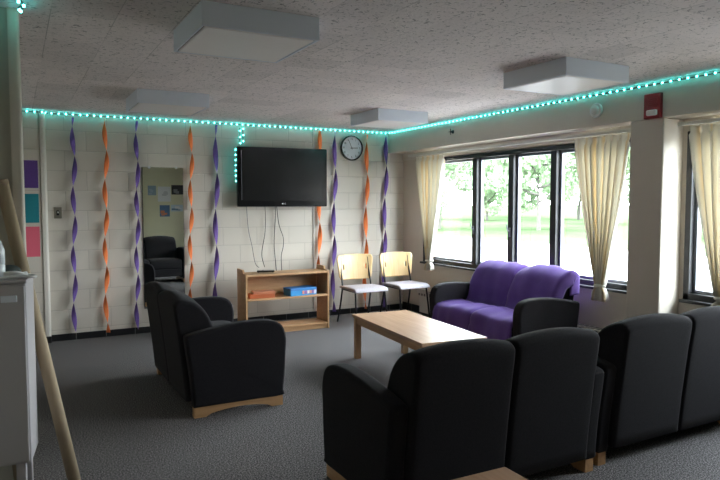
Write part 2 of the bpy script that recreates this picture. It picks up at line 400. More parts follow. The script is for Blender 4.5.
# windows: dark frames with mullions, grey sashes, glass panes, casement handles
def window(name, y0, y1, muls, handles):
    x0, x1 = XW-.012, XW+.10
    b = B(); lo, hi = min(y0, y1), max(y0, y1)
    b.box((x0, lo, ZB), (x1, hi, ZB+.055), .004); b.box((x0, lo, ZT-.05), (x1, hi, ZT), .004)
    b.box((x0-.05, lo, ZB-.018), (x1, hi, ZB+.006), .004)
    b.box((x0, hi-.05, ZB), (x1, hi, ZT), .004); b.box((x0, lo, ZB), (x1, lo+.05, ZT), .004)
    for m in muls: b.box((x0, m-.04, ZB+.05), (x1, m+.04, ZT-.05), .004)
    root = struct(b, name, M['frame_dark'])
    edges = [hi-.05] + [v for m in muls for v in (m+.04, m-.04)] + [lo+.05]
    for i in range(0, len(edges), 2):
        a, c = edges[i], edges[i+1]
        s = B(); xs0, xs1 = XW+.035, XW+.075; w = .028
        s.box((xs0, c, ZB+.055), (xs1, c+w, ZT-.05), .003); s.box((xs0, a-w, ZB+.055), (xs1, a, ZT-.05), .003)
        s.box((xs0, c+w, ZB+.055), (xs1, a-w, ZB+.055+w), .003); s.box((xs0, c+w, ZT-.05-w), (xs1, a-w, ZT-.05), .003)
        so = s.obj('window_sash', M['frame_grey'], root)
        g = B(); g.box((XW+.052, c+w, ZB+.055+w), (XW+.058, a-w, ZT-.05-w)); g.obj('pane', M['glass'], so)
    for (y, z) in handles:
        h = B(); h.box((x0-.012, y-.012, z-.05), (x0, y+.012, z+.05), .003); h.tube([(x0-.01, y, z+.01), (x0-.035, y, z+.02), (x0-.045, y+.01, z+.09)], .007)
        h.obj('window_handle', M['frame_grey'], root)
window('window_1', *W1, (-1.56, -2.18, -2.80), [(-2.18, 1.16), (-1.56, 1.16)])
window('window_2', *W2, (-5.25,), [])

# ------------------------------------------------------------------ soffit fittings
t = thing('fire_alarm', 'dark red fire alarm with a white strobe high above the column', 'fire alarm', (0, -4.105, 2.245))
B().box((-.035, -.075, -.095), (0, .075, .1), .006).obj('back_box', M['red'], t)
B().box((-.062, -.055, -.075), (-.033, .035, -.03), .01).obj('strobe', M['white_plastic'], t)
g = B()
for k in range(5): g.box((-.039, -.05, .0+k*.015), (-.034, .05, .006+k*.015), .001)
g.obj('sounder_grille', M['red'], t)
t = thing('smoke_detector', 'round white smoke detector on the beige soffit left of the red alarm', 'smoke detector', (0, -3.535, 2.285))
B().lathe([(.062, 0), (.065, .012), (.06, .022)], n=36, axis='X').obj('base_plate', M['white_plastic'], t)
B().lathe([(.042, .02), (.042, .03), (.036, .045), (.015, .05), (.001, .05)], n=36, axis='X').obj('sensor_head', M['white_plastic'], t)
t = thing('sprinkler', 'small dark sidewall sprinkler on the soffit above the window', 'sprinkler', (0, -1.458, 2.30))
B().lathe([(.022, 0), (.02, .006), (.012, .008), (.008, .03)], n=16, axis='X').obj('sprinkler_body', M['frame_dark'], t)
g = B(); g.box((-.04, -.035, -.003), (-.034, .035, .003)); g.box((-.04, -.003, -.035), (-.034, .003, .035)); g.obj('deflector', M['frame_dark'], t)

# ------------------------------------------------------------------ ceiling fixtures (switched off)
def fixture():
    t = thing('ceiling_light', 'unlit square ceiling light nearest the camera, above the left sofa', 'ceiling light', (-3.385, -4.13, H), 0, 'square box ceiling lights')
    h = .305
    g = B(); g.box((-h, -h, -.105), (h, h, 0), .004); g.obj('housing', M['housing'], t)
    g = B(); g.box((-h+.022, -h+.022, -.120), (h-.022, h-.022, -.1), .006); g.obj('diffuser', M['diffuser'], t)
    g = B()
    for s in (-1, 1):
        g.box((-h, s*h-.012 if s > 0 else -h, -.118), (h, s*h if s > 0 else -h+.012, -.1), .002)
        g.box((s*h-.012 if s > 0 else -h, -h, -.118), (s*h if s > 0 else -h+.012, h, -.1), .002)
    g.obj('rim', M['housing'], t)
    g = B(); g.box((-h+.012, -h+.012, -.110), (h-.012, h-.012, -.104)); g.obj('rim_gap', M['rubber'], t)
    return t
f0 = fixture()
dup(f0, 'unlit square ceiling light nearest the far wall on the left, above the twisted streamers', (-3.26, -1.55, H))
dup(f0, 'unlit square ceiling light nearest the clock corner', (-.92, -1.535, H))
dup(f0, 'unlit square ceiling light closest to the window soffit, lit bright beneath', (-.985, -4.10, H))

# ------------------------------------------------------------------ led strips
led_me = None
def led_strip(name, label, pts, step=.0672, group=None, skip=0, size=.0115, off=(0, 0, 0)):
    """tape laid along a polyline with separate led chips"""
    global led_me
    pts = [Vector(p) for p in pts]; o = Vector(off)
    g = B(); g.tube(pts, .0045, 6); root = tag(g.obj(name, M['tape']), label, 'LED strip', group)
    if led_me is None:
        q = B(); q.box((-size/2,)*3, (size/2,)*3, .003, 1); led_me = q.mesh('led', M['led'])
    d = step/2
    for a, c in zip(pts, pts[1:]):
        L = (c-a).length
        while d < L:
            e = bpy.data.objects.new('led', led_me); COL.objects.link(e); e.parent = root; e.location = a+(c-a)*(d/L)+o; d += step
        d -= L
    return root
led_strip('led_strip', 'teal LED strip running along the top of the far block wall', [(-4.46, -.072, H-.022), (-4.19, -.072, H-.022), (-4.185, -.02, H-.022), (-.02, -.02, H-.022)], off=(0, -.008, 0), step=.069)
led_strip('led_strip', 'teal LED strip running along the top of the window soffit', [(-.012, -.03, H-.022), (-.012, -5.3, H-.022)], off=(-.008, 0, 0), step=.071)
led_strip('led_strip', 'two short columns of teal LEDs hanging on the wall above the television', [(-2.088, -.014, H-.06), (-2.088, -.014, 2.19), (-2.05, -.014, 2.19), (-2.05, -.014, H-.06)], off=(0, -.008, 0), step=.074)
led_strip('led_strip', 'teal LED strip down the left side of the television', [(-2.172, -.12, 2.14), (-2.172, -.12, 1.73)], step=.062, off=(-.007, -.004, 0), size=.01)
led_strip('led_strip', 'bunched teal LEDs at the top of the near left wall corner', [(-4.448, -3.90, H-.02), (-4.43, -3.95, H-.02), (-4.448, -3.99, H-.03), (-4.425, -4.04, H-.02), (-4.45, -4.08, H-.02), (-4.43, -4.2, H-.012)], step=.06, off=(0, 0, -.008))

# ------------------------------------------------------------------ streamers
def streamer(x, ztop, zbot, phase, mat, label, group):
    pitch, w = (.315, .050) if x < -2.5 else (.43, .060)
    x -= .008 if x < -2.2 else .018
    n = int((ztop-zbot)/.02); g = B(); prev = None
    for i in range(n+1):
        z = ztop-(ztop-zbot)*i/n; th = PI*(ztop-z)/pitch+phase
        tap = min(1, .55+(ztop-z)/.12*.45)
        cx = x+.005*math.sin((ztop-z)*2.1+phase)-.012*(ztop-z)+.012*math.cos(th+.9); cy = -.045
        hw = w/2*tap; c, s = math.cos(th), math.sin(th)
        row = [g.bm.verts.new((cx+c*hw*k, cy+s*hw*k*.75, z)) for k in (-1, -.33, .33, 1)]
        if prev:
            for k in range(3):
                f = g.bm.faces.new((prev[k], prev[k+1], row[k+1], row[k])); f.smooth = True
        prev = row
    o = g.obj('paper_streamer', mat); m = o.modifiers.new('thickness', 'SOLIDIFY'); m.thickness = .0012
    tag(o, label, 'streamer', group)
GS = 'twisted crepe streamers on the far wall'
for x, zt, zb, ph, mt, lb in [
    (-3.92, 2.385, .08, .6, 'purple', 'twisted purple streamer furthest left, beside the light switch'),
    (-3.60, 2.385, .05, 1.3, 'orange', 'twisted orange streamer between the two leftmost purple ones'),
    (-3.275, 2.385, .05, .2, 'purple', 'twisted purple streamer along the left edge of the wall mirror'),
    (-2.675, 2.395, .09, 1.2, 'orange', 'twisted orange streamer along the right edge of the wall mirror'),
    (-2.38, 2.395, .09, .4, 'purple', 'twisted purple streamer just left of the television'),
    (-1.02, 2.395, .09, 2.2, 'orange', 'twisted orange streamer running down behind the television edge'),
    (-.81, 2.395, .05, .9, 'purple', 'twisted purple streamer between television and clock'),
    (-.335, 2.385, .05, .5, 'orange', 'twisted orange streamer just right of the clock'),
    (-.04, 2.375, .05, 1.4, 'purple', 'twisted purple streamer nearest the window corner')]:
    streamer(x, zt, zb, ph, M[mt], lb, GS)

# ------------------------------------------------------------------ wall things
# vertical surface raceway behind the television
g = B(); g.box((-1.128, -.014, .1), (-1.104, 0, H), .003); tag(g.obj('cable_raceway', principled('raceway_paint', (.62, .58, .53), .4)), 'thin painted vertical cable raceway behind the right side of the television', 'cable raceway')
# light switch
t = thing('light_switch', 'steel light switch plate on the block wall left of the streamers', 'light switch', (-4.092, 0, 1.375))
B().box((-.038, -.007, -.06), (.038, 0, .06), .003).obj('plate', M['steel'], t)
B().box((-.014, -.010, -.026), (.014, -.006, .026), .002).obj('toggle_well', M['base'], t)
B().box((-.006, -.022, -.004), (.006, -.008, .014), .002).obj('toggle', M['white_plastic'], t)
# coloured card sheets
for z0, z1, mt, lb in [(1.635, 1.92, 'paper_purple', 'purple card sheet taped at the top of the left pillar'), (1.275, 1.575, 'paper_teal', 'teal card sheet between the purple and pink sheets'), (.92, 1.235, 'paper_pink', 'pink card sheet, lowest of the three on the left pillar')]:
    g = B(); g.box((-4.405, -.0565, z0), (-4.272, -.055, z1)); tag(g.obj('card_sheet', M[mt]), lb, 'card sheet', 'coloured card sheets on the left pillar')
# mirror
t = thing('wall_mirror', 'tall narrow frameless wall mirror between purple and orange streamers', 'mirror', (-3.0, 0, 1.08))
B().box((-.225, -.014, -.80), (.225, -.010, .80)).obj('mirror_glass', M['mirror'], t)
B().box((-.228, -.010, -.803), (.228, -.001, .803)).obj('backing', M['rubber'], t)
for x, z in ((-.15, .8), (.15, .8), (-.15, -.8), (.15, -.8)):
    B().box((x-.012, -.018, z-.014), (x+.012, 0, z+.014), .002).obj('clip', M['clip'], t)
# clock
t = thing('wall_clock', 'round black rimmed wall clock with white face near the window corner', 'clock', (-.575, 0, 2.197))
B().lathe([(.150, 0), (.163, .01), (.163, .035), (.157, .047), (.150, .047), (.148, .03), (.148, .001)], n=56, axis='Y').obj('rim', M['black_gloss'], t)
B().lathe([(.149, .02), (.149, .026)], n=56, axis='Y').obj('face', M['clock_face'], t)
g = B()
for k in range(1, 13):
    a = k*PI/6
    text_bm(g, str(k), .038, Matrix.Translation((.118*math.sin(a), -.0275, .118*math.cos(a))) @ Matrix.Rotation(PI/2, 4, 'X'))
for k in range(60):
    a = k*PI/30; g.box((-.0008, -.0275, .138), (.0008, -.027, .144), M4=Matrix.Rotation(a, 4, 'Y'))
g.obj('numerals', M['rubber'], t)
def hand(name, a, L, w):
    B().box((-w, -.031, -.02), (w, -.0295, L), .0005, 1, M4=Matrix.Rotation(a, 4, 'Y')).obj(name, M['rubber'], t)
hand('hour_hand', R(90)-R(2), .09, .004); hand('minute_hand', R(336), .115, .003)
B().lathe([(.008, .029), (.008, .036)], n=16, axis='Y').obj('hub', M['rubber'], t)
# posters on the wall behind the camera (seen in the mirror)
def poster(label, x0, x1, z0, z1, cols, seed):
    rnd = random.Random(seed); g = B(); mats = [principled('printed_sheet', c, .6) for c in cols]
    g.box((x0, YB, z0), (x1, YB+.003, z1)); W, Hh = x1-x0, z1-z0
    for k in range(1, len(cols)):
        for q in range(3):
            a, c = rnd.uniform(.05, .5), rnd.uniform(.05, .6); w, h = rnd.uniform(.25, .42), rnd.uniform(.1, .3)
            g.box((x0+W*a, YB+.002, z0+Hh*c), (x0+W*min(.95, a+w), YB+.0036+.0003*k+.0001*q, z0+Hh*min(.95, c+h)), mi=k)
    tag(g.obj('poster', mats), label, 'poster', 'posters on the wall reflected in the mirror')
poster('small grey blue poster seen reflected at the left of the mirror', -1.56, -1.36, 1.66, 1.90, [(.30, .42, .52), (.4, .5, .6)], 1)
poster('tall white notice seen reflected in the middle of the mirror', -1.32, -1.00, 1.50, 1.88, [(.86, .88, .90), (.62, .65, .68)], 2)
poster('dark photographic poster seen reflected at the right of the mirror', -.98, -.66, 1.68, 1.92, [(.03, .03, .035), (.25, .26, .28)], 3)
poster('orange and blue poster seen reflected, lower in the mirror', -1.28, -1.03, 1.12, 1.41, [(.07, .16, .3), (.55, .18, .08)], 4)
poster('pale blue and white poster seen reflected, lower right in the mirror', -1.0, -.70, 1.25, 1.42, [(.62, .74, .82), (.9, .9, .9), (.15, .25, .35)], 5)

# television
t = thing('television', 'large black flat screen television mounted high on the block wall', 'television', (-1.600, -.165, 1.79), R(-4.5))
W2t, H2t = .568, .358
g = B(); g.box((-W2t, -.03, -H2t), (W2t, .035, H2t), .012); g.obj('casing', M['black_gloss'], t)
g = B(); g.box((-W2t+.055, -.0335, -H2t+.075), (W2t-.05, -.029, H2t-.04), .001); g.obj('screen', M['screen'], t)
g = B(); g.box((-.18, .03, -.18), (.18, .07, .18), .004); g.box((-.05, .06, -.05), (.05, .11, .05)); g.box((-.2, .10, -.15), (.2, .118, .15), .003); g.obj('wall_bracket', M['black_metal'], t)
g = B()
pts = [(.006*math.cos(a), .006*math.sin(a)) for a in [2*PI*k/12 for k in range(12)]]
g.box((-.024, -.0315, -H2t+.030), (-.012, -.0302, -H2t+.042), .0005, 1); text_bm(g, 'LG', .026, Matrix.Translation((.010, -.0305, -H2t+.036)) @ Matrix.Rotation(PI/2, 4, 'X'))
lg = g.obj('logo', M['cable_white'], t); lg['label'] = 'small pale maker logo'
g = B(); g.box((-W2t+.047, -.0345, -H2t+.08), (-W2t+.053, -.030, H2t-.045)); g.obj('bezel_edge', principled('bezel_silver', (.25, .26, .28), .3, .5), t)
# cables down to the shelf
for lb, pts in [
    ('thin grey cable hanging furthest left below the television', [(-2.02, -.05, 1.50), (-2.02, -.035, 1.39), (-2.0, -.03, 1.15), (-1.96, -.04, .95), (-1.94, -.09, .75), (-1.93, -.2, .70)]),
    ('black cable hanging second from left below the television', [(-1.80, -.06, 1.50), (-1.785, -.04, 1.30), (-1.79, -.03, 1.1), (-1.84, -.05, .85), (-1.84, -.15, .70)]),
    ('black cable hanging straight below the middle of the television', [(-1.665, -.06, 1.5), (-1.655, -.04, 1.3), (-1.67, -.03, 1.0), (-1.67, -.06, .8), (-1.67, -.12, .55)]),
    ('black cable bowing out to the right below the television', [(-1.65, -.06, 1.5), (-1.61, -.04, 1.22), (-1.55, -.03, 1.05), (-1.55, -.03, .93), (-1.585, -.05, .8), (-1.6, -.12, .55)])]:
    g = B(); g.tube(spline(pts, 6), .0045 if 'grey' not in lb else .0035, 6); tag(g.obj('television_cable', M['rubber'] if 'grey' not in lb else principled('grey_cable', (.08, .08, .09), .5)), lb, 'cable', 'cables hanging below the television')

# ------------------------------------------------------------------ bookshelf
t = thing('bookshelf', 'low oak bookshelf with two compartments under the television', 'bookshelf', (-1.768, -.75, 0), 0)
hw, D, hh = .50, .31, .68
for s in (-1, 1):
    a, c = (s*hw-.01, s*hw+.01)
    g = B(); g.prism([(0, 0), (D, 0), (D, hh+.05), (D*.38, hh+.05), (D*.30, hh+.012), (0, hh+.006)], 'X', a, c); g.obj('side_panel', M['oak_shelf'], t)
for z, nm in ((hh-.022, 'top_board'), (.385, 'shelf_board'), (.05, 'bottom_board')):
    g = B(); g.box((-hw+.01, .004, z), (hw-.01, D-.006, z+.022), .002); g.obj(nm, M['oak_shelf'], t)
g = B(); g.box((-hw+.01, D-.006, .385), (hw-.01, D, hh)); g.obj('back_panel', M['oak_shelf'], t)
g = B(); g.box((-hw+.01, .02, 0), (hw-.01, .035, .05)); g.obj('kick_board', M['oak_shelf'], t)
ca, sa = 1, 0
def onshelf(lx, ly, z): return (-1.768+lx, -.75+ly, z)
# game boxes
t = thing('game_box', 'bright blue board game box lying on the middle shelf', 'game box', onshelf(.185, .10, .407), R(6))
B().box((-.17, -.08, 0), (.17, .10, .062), .003).obj('box_base', principled('blue_box', (.03, .28, .62), .5), t)
B().box((-.173, -.083, .06), (.173, .103, .088), .003).obj('lid', principled('blue_lid', (.03, .19, .50), .5), t)
g = B()
for k, c in enumerate([0, 1, 2, 0, 1]):
    g.box((-.02+k*.033, -.0815-.002, .018), (.006+k*.033, -.079, .055), mi=c)
g.box((.135, -.084, .012), (.165, -.079, .06), mi=3)
g.obj('front_pictures', [principled('print_a', (.65, .28, .22), .5), principled('print_b', (.30, .12, .38), .5), principled('print_c', (.75, .65, .62), .5), principled('print_d', (.55, .60, .75), .5)], t)
t = thing('game_box', 'orange shallow box at the left of the middle shelf', 'game box', onshelf(-.29, .11, .407), R(-10))
B().box((-.14, -.075, 0), (.14, .08, .045), .003).obj('box_base', principled('orange_box', (.60, .17, .07), .5), t)
B().box((-.10, -.05, .044), (.15, .09, .072), .004).obj('lid', principled('copper_lid', (.62, .26, .15), .4), t)
# router
t = thing('router', 'small flat black router on top of the bookshelf', 'router', onshelf(-.23, .13, .69), R(-20))
B().box((-.10, -.055, .004), (.10, .055, .022), .008).obj('router_body', M['black_gloss'], t)
for x in (-.08, .08): B().lathe([(.01, 0), (.01, .006)], (x, .03, 0), 10).obj('foot', M['rubber'], t)
for x in (-.08, .08): B().lathe([(.01, 0), (.01, .006)], (x, -.03, 0), 10).obj('foot', M['rubber'], t)

# ------------------------------------------------------------------ loveseats
ARM_P = [(.0, .075), (-.02, .30), (-.05, .53), (-.045, .572), (-.01, .588), (.12, .612), (.30, .636), (.46, .642), (.58, .630), (.650, .590), (.680, .50), (.676, .40), (.668, .25), (.655, .12), (.652, .075), (.45, .075), (.2, .075)]
PAD_P = [(-0.03, 0.095), (-0.055, 0.35), (-0.085, 0.606), (-0.104, 0.74), (-0.1, 0.785), (-0.065, 0.807), (-0.01, 0.802), (0.06, 0.772), (0.122, 0.71), (0.168, 0.606), (0.2, 0.452), (0.21, 0.28), (0.22, 0.1), (0.1, 0.085)]
SEAT_P = [(.22, .24), (.22, .40), (.26, .428), (.45, .435), (.60, .425), (.648, .39), (.655, .33), (.645, .26), (.60, .24)]
def loveseat(label, loc, rz):
    t = thing('loveseat', label, 'sofa', loc, rz, 'matching charcoal two seat sofas')
    W = .683; aw = .10
    for s in (-1, 1):
        x0, x1 = (s*W-aw, s*W) if s > 0 else (-W, -W+aw)
        g = B(); g.pad(spline(ARM_P, 3), x0, x1, .022, n=3); g.obj('armrest', M['fabric'], t)
        # wooden runner with a shallow arch and two feet
        g = B(); n = 14; pts = [(.004, 0), (.004, .085), (.652, .085), (.652, 0), (.57, 0)]
        pts += [(.57-(.57-.085)*k/n, .004+.036*math.sin(PI*k/n)**.6 if 0 < k < n else .0) for k in range(0, n+1)][1:]
        g.prism(pts, 'X', x0+.02, x1-.02); g.obj('wooden_runner', M['oak'], t)
    pw = (2*W-2*aw)/2
    for k in (0, 1):
        x0 = -W+aw+k*pw
        g = B(); g.pad(spline(PAD_P, 3), x0+.002, x0+pw-.002, .024, crown=.034, ctop=1, n=14); g.obj('back_cushion', M['fabric'], t)
        g = B(); g.pad(spline(SEAT_P, 3), x0+.003, x0+pw-.003, .03, crown=.012, n=10); g.obj('seat_cushion', M['fabric'], t)
    g = B(); g.box((-W+aw-.01, .05, .12), (W-aw+.01, .635, .26), .012); g.obj('seat_base', M['fabric'], t)
    return t
sofaA = loveseat('charcoal loveseat in the foreground, seen from behind, nearest the camera', (-2.375, -5.065, 0), 0)
dup(sofaA, 'charcoal loveseat seen from behind at the right edge, beside the column', (-.975, -5.035, 0), 0)
dup(sofaA, 'charcoal loveseat on the left, turned side on, in front of the wall mirror', (-3.45, -2.495, 0), R(-90))
dup(sofaA, 'charcoal loveseat under the windows, its seats covered with purple throws', (-.035, -2.70, 0), R(90))
# a further one against the far side behind the camera is not in view

# purple throws: follow front, seat, back and top of the window loveseat
def throw(label, u0, u1, seed, corner):
    path = [(.672, .12), (.684, .22), (.682, .33), (.668, .405), (.62, .440), (.50, .452), (.36, .450), (.27, .452), (0.222, 0.506), (0.195, 0.619), (0.15, 0.716), (0.1, 0.791), (0.03, 0.834), (-0.05, 0.851), (-0.113, 0.816), (-0.12, 0.756), (-0.105, 0.619)]
    if corner: path = path[:-1] + [(-.115, .64)]
    path = spline(path, 5); n = len(path); nu = 34; g = B(); rnd = random.Random(seed); ph = [rnd.uniform(0, 6) for _ in range(6)]
    rows = []
    for i, (y, z) in enumerate(path):
        p0, p1 = path[max(0, i-1)], path[min(n-1, i+1)]; tx, tz = p1[0]-p0[0], p1[1]-p0[1]; L = math.hypot(tx, tz) or 1
        ny, nz = tz/L, -tx/L
        ny, nz = -ny*-1, -nz*-1   # outward
        if i < n*.2: ny, nz = abs(ny), nz
        row = []
        s = i/(n-1)
        for k in range(nu+1):
            u = k/nu; x = u0+(u1-u0)*u + .010*math.sin(7*s+ph[0])*(1 if k in (0, nu) else .6)
            w = 2*u-1
            ex = 0
            if s > .40:
                lim = .594; ex = max(0, abs(x)-lim); x = max(-lim, min(lim, x)) + (0 if ex == 0 else math.copysign(.004*math.sin(11*s+ph[5]), x))
            else: x = max(-.578, min(.578, x))
            d = .005+.006*math.sin(9*u+5*s+ph[1])+.004*math.sin(21*u-8*s+ph[2])+.005*math.sin(14*s+4*u+ph[3])
            if s < .22: d += .012*(.22-s)/.22*(1+math.sin(26*u+ph[4]))
            # crown of the back pad and roll-off at the cushion edges
            pd = (u1-u0)
            cz = 0
            if .40 < s: cz = -.022+.036*max(0, 1-w*w)*min(1, (s-.4)/.2)
            inner = w > 0 if u0 < -.1 else w < 0
            edge = max(0, abs(w)-.86)/.14; d -= .022*edge**2*(1 if s > .12 and inner else 0)
            row.append(g.bm.verts.new((x, y+ny*(max(d, -.012)-ex*1.1), z+nz*(max(d, -.012)-ex*1.1)+cz)))
        rows.append(row)
    for A, C in zip(rows, rows[1:]):
        for k in range(nu):
            f = g.bm.faces.new((A[k], A[k+1], C[k+1], C[k])); f.smooth = True
    o = g.obj('throw_blanket', M['throw']); o.location = (-.035, -2.70, 0); o.rotation_euler = (0, 0, R(90))
    m = o.modifiers.new('thickness', 'SOLIDIFY'); m.thickness = .010; m.offset = 1
    return tag(o, label, 'throw blanket', 'purple throws on the window loveseat')
throw('purple fleece throw over the far seat of the window loveseat', .0, .68, 3, False)
throw('purple fleece throw over the near seat of the window loveseat, nearer the curtain', -.70, .006, 5, True)

# ------------------------------------------------------------------ coffee table and end table
def low_table(name, label, loc, rz, W, L, h):
    t = thing(name, label, 'table', loc, rz)
    B().box((-W/2, -L/2, h-.024), (W/2, L/2, h), .003).obj('tabletop', M['oak_top'], t)
    g = B(); i = .03
    for s in (-1, 1):
        g.box((s*(W/2-i)-.011, -L/2+i, h-.085), (s*(W/2-i)+.011, L/2-i, h-.024)); g.box((-W/2+i+.011, s*(L/2-i)-.011, h-.085), (W/2-i-.011, s*(L/2-i)+.011, h-.024))
    g.obj('apron', M['oak'], t)
    for sx in (-1, 1):
        for sy in (-1, 1):
            x, y = sx*(W/2-.04), sy*(L/2-.04)
            B().box((x-.027, y-.027, 0), (x+.027, y+.027, h-.024), .003).obj('leg', wood_leg, t)
    return t
wood_leg = wood('oak_leg', (.50, .30, .15), (.38, .21, .10), 2, .42)
low_table('coffee_table', 'long low oak coffee table in the middle of the sofas', (-1.462, -2.865, 0), R(-5.2), .585, 1.38, .42)
low_table('end_table', 'oak end table corner at the bottom edge behind the nearest loveseat', (-3.14, -5.90, 0), R(-1), .62, .62, .45)

# ------------------------------------------------------------------ side chairs
def side_chair(label, loc, rz):
    t = thing('side_chair', label, 'chair', loc, rz, 'plywood back chairs at the far wall')
    for s in (-1, 1):
        g = B(); g.tube(spline([(s*.215, .235, 0), (s*.208, .205, .22), (s*.20, .175, .425)], 4), .011, 8); g.obj('leg', M['black_metal'], t)
        g = B(); g.tube(spline([(s*.215, -.27, 0), (s*.205, -.21, .22), (s*.20, -.165, .42), (s*.198, -.175, .52), (s*.195, -.215, .66), (s*.19, -.235, .80)], 4), .011, 8); g.obj('leg', M['black_metal'], t)
    g = B()
    for y in (.17, -.15): g.tube([(-.20, y, .418), (.20, y, .418)], .009, 8)
    for s in (-1, 1): g.tube([(s*.20, .175, .42), (s*.20, -.165, .42)], .009, 8)
    g.obj('seat_frame', M['black_metal'], t)
    # padded seat with waterfall front
    P = [(-.20, .432), (-.205, .452), (-.18, .462), (0, .466), (.14, .468), (.205, .455), (.235, .425), (.22, .415), (.15, .43), (0, .432)]
    g = B(); g.pad(spline(P, 3), -.225, .225, .014, n=8, crown=.0); g.obj('seat', M['seat_grey'], t)
    # bent plywood back with two slots, wider at the top
    nx, nz = 32, 20; g = B(); V = []
    for j in range(nz+1):
        v = j/nz; z = .530+.30*v; row = []
        half = .222+.036*v - (.03*max(0, (v-.85)/.15)**2) - (.02*max(0, (.15-v)/.15)**2)
        for i in range(nx+1):
            u = 2*i/nx-1
            zz = z + (.012*(1-u*u) if v > .5 else -.008*(1-u*u)) * abs(2*v-1)
            row.append(g.bm.verts.new((u*half, -.215-.028*v-.05*(1-u*u)+.030, zz)))
        V.append(row)
    for j in range(nz):
        for i in range(nx):
            if 8 <= j <= 11 and i in (5, 26): continue
            f = g.bm.faces.new((V[j][i], V[j][i+1], V[j+1][i+1], V[j+1][i])); f.smooth = True
    o = g.obj('backrest', M['ply'], t); m = o.modifiers.new('thickness', 'SOLIDIFY'); m.thickness = .012; m.offset = 0
    return t
ch = side_chair('plywood back chair with grey seat nearest the bookshelf', (-.785, -.72, 0), R(180))
dup(ch, 'plywood back chair with grey seat nearest the window corner', (-.165, -.70, 0), R(182))

# ------------------------------------------------------------------ convector under the windows
t = thing('convector_heater', 'long cream convector heater along the wall under the windows', 'heater', (XW-.003, -2.2, 0))
B().box((-.115, -1.62, .05), (-.0, 1.62, .325), .006).obj('cover', M['pilaster'], t)
g = B()
for k in range(54): y = -1.58+k*.06; g.box((-.118, y, .27), (-.112, y+.035, .318), .001, 1)
for k in range(54): y = -1.58+k*.06; g.box((-.10, y, .324), (-.02, y+.035, .329), .001, 1)
g.obj('grille', principled('grille_shadow_grey', (.16, .155, .14), .5), t)
g = B(); g.box((-.09, -1.6, 0), (0, 1.6, .05)); g.obj('plinth', M['base'], t)
g = B(); g.box((-.125, 1.44, .30), (-.0, 1.66, .355), .006); g.obj('end_cap', M['pilaster'], t)

# ------------------------------------------------------------------ curtains
def curtain(label, yt0, yt1, yk, ztie, zend, seed, folds):
    rnd = random.Random(seed); g = B(); uvl = g.bm.loops.layers.uv.new('UVMap')
    X = .135; zt = 2.075; nv, nu = 60, folds*12; rows = []
    ph = [rnd.uniform(0, 6.28) for _ in range(4)]
    for j in range(nv+1):
        v = j/nv; z = zt+(zend-zt)*v
        if z > ztie:
            q = (zt-z)/(zt-ztie); k = q**1.25
            a = yt0+(yk+.05-yt0)*k; c = yt1+(yk-.05-yt1)*k
            amp = .040*(1-.3*q)
            if q < .045: amp = .018
        else:
            q = (ztie-z)/(ztie-zend); fl = .035+.05*math.sin(min(1, q*1.3)*PI/2)
            a, c = yk+fl, yk-fl; amp = .02+.015*q
            if q < .2: a, c = yk+.035, yk-.035; amp = .018
        row = []
        for i in range(nu+1):
            u = i/nu; y = a+(c-a)*u
            fph = 2*PI*folds*u + .8*math.sin(3*u+ph[0]) + ph[1]
            dx = amp*math.sin(fph) + amp*.35*math.sin(2.3*fph+ph[2]+1.5*v)
            row.append((g.bm.verts.new((X+dx, y+.006*math.cos(fph), z+(.008*math.sin(fph) if j == nv else 0))), u, v))
        rows.append(row)
    for A, C in zip(rows, rows[1:]):
        for k in range(nu):
            q = (A[k], A[k+1], C[k+1], C[k]); f = g.bm.faces.new([p[0] for p in q]); f.smooth = True
            for l, p in zip(f.loops, q): l[uvl].uv = (p[1]*folds*.12, p[2])
    me_ = g.mesh('curtain', M['curtain']); o = bpy.data.objects.new('curtain', me_); COL.objects.link(o)
    m = o.modifiers.new('thickness', 'SOLIDIFY'); m.thickness = .0015
    tag(o, label, 'curtain', 'knotted cream curtains')
    k = B(); k.tube([(X+.043*math.cos(a), yk+.042*math.sin(a), ztie+.004*math.sin(2*a)) for a in [2*PI*i/18 for i in range(19)]], .013, 8); k.obj('tie', M['curtain'], o)
curtain('cream curtain knotted at the bottom, at the far end of the window', -.50, -1.12, -.80, .745, .625, 1, 7)
curtain('cream curtain knotted at the bottom, just left of the column', -3.17, -3.79, -3.49, .735, .60, 2, 8)
curtain('cream curtain knotted at the bottom, right of the column at the photo edge', -4.33, -5.05, -4.62, .77, .62, 3, 8)
for lb, y0, y1 in (('white curtain track above the far window', -.3, -3.84), ('white curtain track above the window right of the column', -4.22, -6.0)):
    t = thing('curtain_track', lb, 'curtain track', (.135, (y0+y1)/2, 2.10)); L = abs(y1-y0)/2
    B().box((-.012, -L, -.014), (.012, L, .014), .003).obj('rail', M['white_plastic'], t)
    for s in (-.9, 0, .9): B().box((.01, s*L-.012, -.01), (.115, s*L+.012, .008), .002).obj('bracket', M['white_plastic'], t)
g = B(); g.box((XW-.03, -3.86, 2.06), (XW, -.02, 2.15), .004); struct(g, 'trim_5', M['pilaster'])

